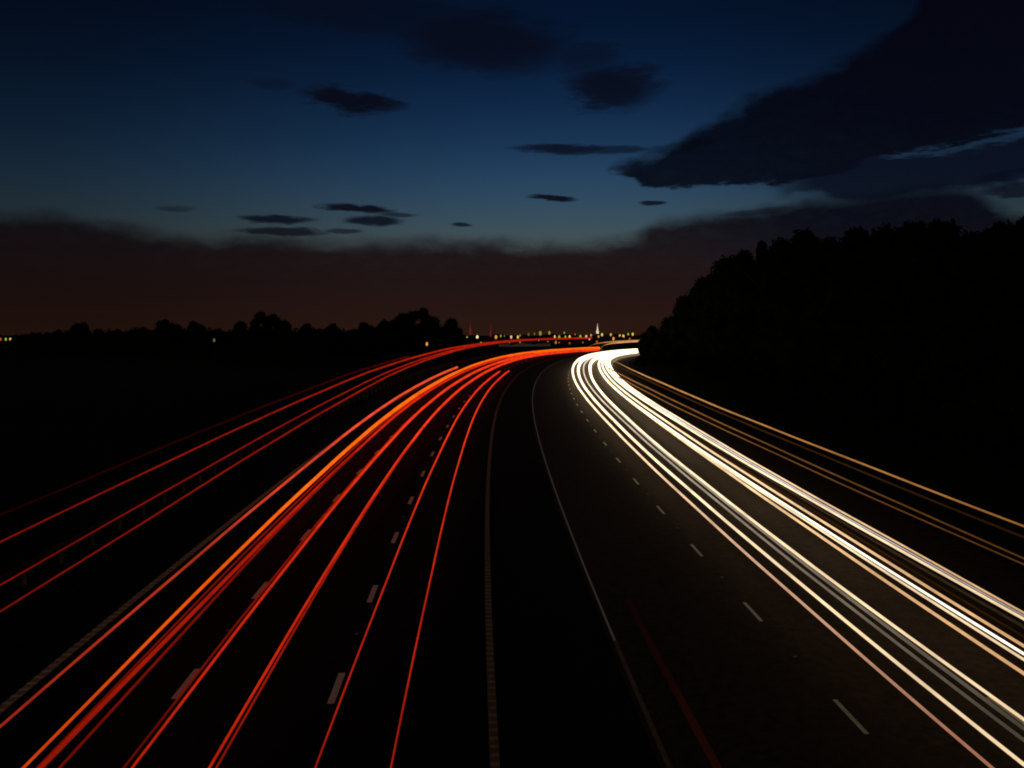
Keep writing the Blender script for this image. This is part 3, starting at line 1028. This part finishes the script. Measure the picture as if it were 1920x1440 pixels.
m = Mesh(); m.lathe((0, 0, 0), [(1.25, 10.01), (1.2, 12.0), (0.75, 14.0), (0.3, 17.0), (0.06, max(19.0, top_z))], 8); m.build('spire', SPIRE, ch)

# two masts with red warning lights
MAST = lamp_mat('mast_red_light', (0.55, 0.035, 0.05), (0.55, 0.035, 0.05), 0.26, 0.26)
for u, vt, vb, lab in ((882, 606, 628, 'shorter red lit mast at the left end of the town'), (920, 608, 632, 'taller and brighter red lit mast over the red trail')):
    Y = 880
    x, y, z = spot(u, Y)
    tz = CAM_H - (vt - HOR_V) / F_PX * Y - z
    bz = CAM_H - (vb - HOR_V) / F_PX * Y - z
    mm = empty('radio_mast', (x, y, z), lab, 'mast', 'red lit masts')
    m = Mesh()
    for i in range(3):
        t = 2 * math.pi * i / 3
        m.tube([(1.1 * math.cos(t), 1.1 * math.sin(t), -0.3), (.35 * math.cos(t), .35 * math.sin(t), bz)], [.12, .1], 6)
    for k in range(5):
        zz = bz * k / 5
        rr = 1.1 - .75 * k / 5
        for i in range(3):
            t, t2 = 2 * math.pi * i / 3, 2 * math.pi * (i + 1) / 3
            m.tube([(rr * math.cos(t), rr * math.sin(t), zz), ((rr - .15) * math.cos(t2), (rr - .15) * math.sin(t2), zz + bz / 5)], .05, 5)
    m.build('lattice', DARKMETAL, mm)
    m = Mesh(); m.lathe((0, 0, 0), [(.05, bz), (.85, bz + .8), (.7, bz + (tz - bz) * .45), (.25, bz + (tz - bz) * .8), (.03, tz)], 8); m.build('warning_light', MAST, mm)

# houses of the town, dark, each with its roof and lit windows
WIN = {'yellow': glow_mat('window_yellow', (1.0, 0.65, 0.15), 0.5), 'orange': glow_mat('window_orange', (1.0, 0.4, 0.08), 0.4)}
houses = [(886, 720, 'low'), (912, 760, 'long'), (950, 740, 'low'), (984, 800, 'long'), (1022, 760, 'tall'), (1053, 790, 'low'), (1082, 740, 'long'), (1138, 800, 'low'), (1158, 760, 'tall'), (1176, 730, 'long')]
hw = ['below the shorter red mast', 'between the two red masts', 'under the first dark gap of the town', 'under the slanted pair of lights', 'under the highest town lights', 'by the deep green lamp', 'by the brightest green lamp',
      'inside the loop of lights', 'left of the twin lamps', 'at the right end of the town']
for (u, Y, kd), where in zip(houses, hw):
    x, y, z = spot(u, Y)
    w, d, h = {'low': (5, 4, 2.6), 'long': (9, 4.5, 2.8), 'tall': (4.5, 4.5, 4.2)}[kd]
    ho = empty('house', (x, y, z), 'dark %s house with a pitched roof %s' % (kd, where), 'house', 'dark houses of the town')
    m = Mesh(); m.box((0, 0, h / 2 - .2), (w, d, h / 2 + .2)); m.build('wall', WALL, ho)
    m = Mesh()
    W, D = w + .4, d + .4
    m.raw([(-W, -D, h + .01), (W, -D, h + .01), (W, D, h + .01), (-W, D, h + .01), (-W, 0, h + 2.2), (W, 0, h + 2.2)], [(0, 1, 5, 4), (3, 4, 5, 2), (0, 4, 3), (1, 2, 5), (0, 3, 2, 1)])
    rf = m.build('roof', ROOF, ho)
    m = Mesh(); m.box((w * .5, d * .3, h + 2.0), (.4, .4, 1.0)); m.build('chimney', WALL, rf)
    for k in range(2):
        m = Mesh(); m.box((-w * .5 + w * k, -d - .01, h * .55), (.45, .03, .5)); m.build('window', WIN['orange' if (k + int(u)) % 2 else 'yellow'] if (k + int(u)) % 3 == 0 else DARKMETAL, ho)

# far-off woods closing the plain
m = Mesh()
r = random.Random(21)
for i in range(900):
    u = r.uniform(-200, 2100)
    Y = r.uniform(1500, 2300)
    X = (u - 960) / F_PX * Y
    z = float(land_z(X, Y))
    w, h = r.uniform(9, 20), r.uniform(4, 8) + (4 if r.random() < .12 else 0)
    m.lathe((X, Y, z - .5), [(w, 0), (w * 1.02, h * .45), (w * .75, h * .8), (w * .3, h), (0.05, h * 1.03)], 7)
tag(m.build('far_woods', LEAF), 'dark far-off woods along the horizon behind the town lights', 'woods', kind='stuff')

# long pale wall beyond the outside of the bend
x0, y0, z0 = spot(935, 372)
x1, y1, z1 = spot(1032, 372)
m = Mesh()
n = 14
for i in range(n):
    xa = x0 + (x1 - x0) * i / n
    xb = x0 + (x1 - x0) * (i + 1) / n
    hh = 1.2 + 0.5 * math.sin(i * 1.3) * (i % 3 == 0)
    zz = float(land_z((xa + xb) / 2, y0))
    m.box(((xa + xb) / 2, y0, zz + hh / 2 - .2), ((xb - xa) / 2 - .02, .12, hh / 2 + .2))
ob = m.build('wall', CONCRETE, loc=((x0 + x1) / 2, y0, z0))
tag(ob, 'long low pale grey wall between the two red sweeps at the far bend', 'wall')
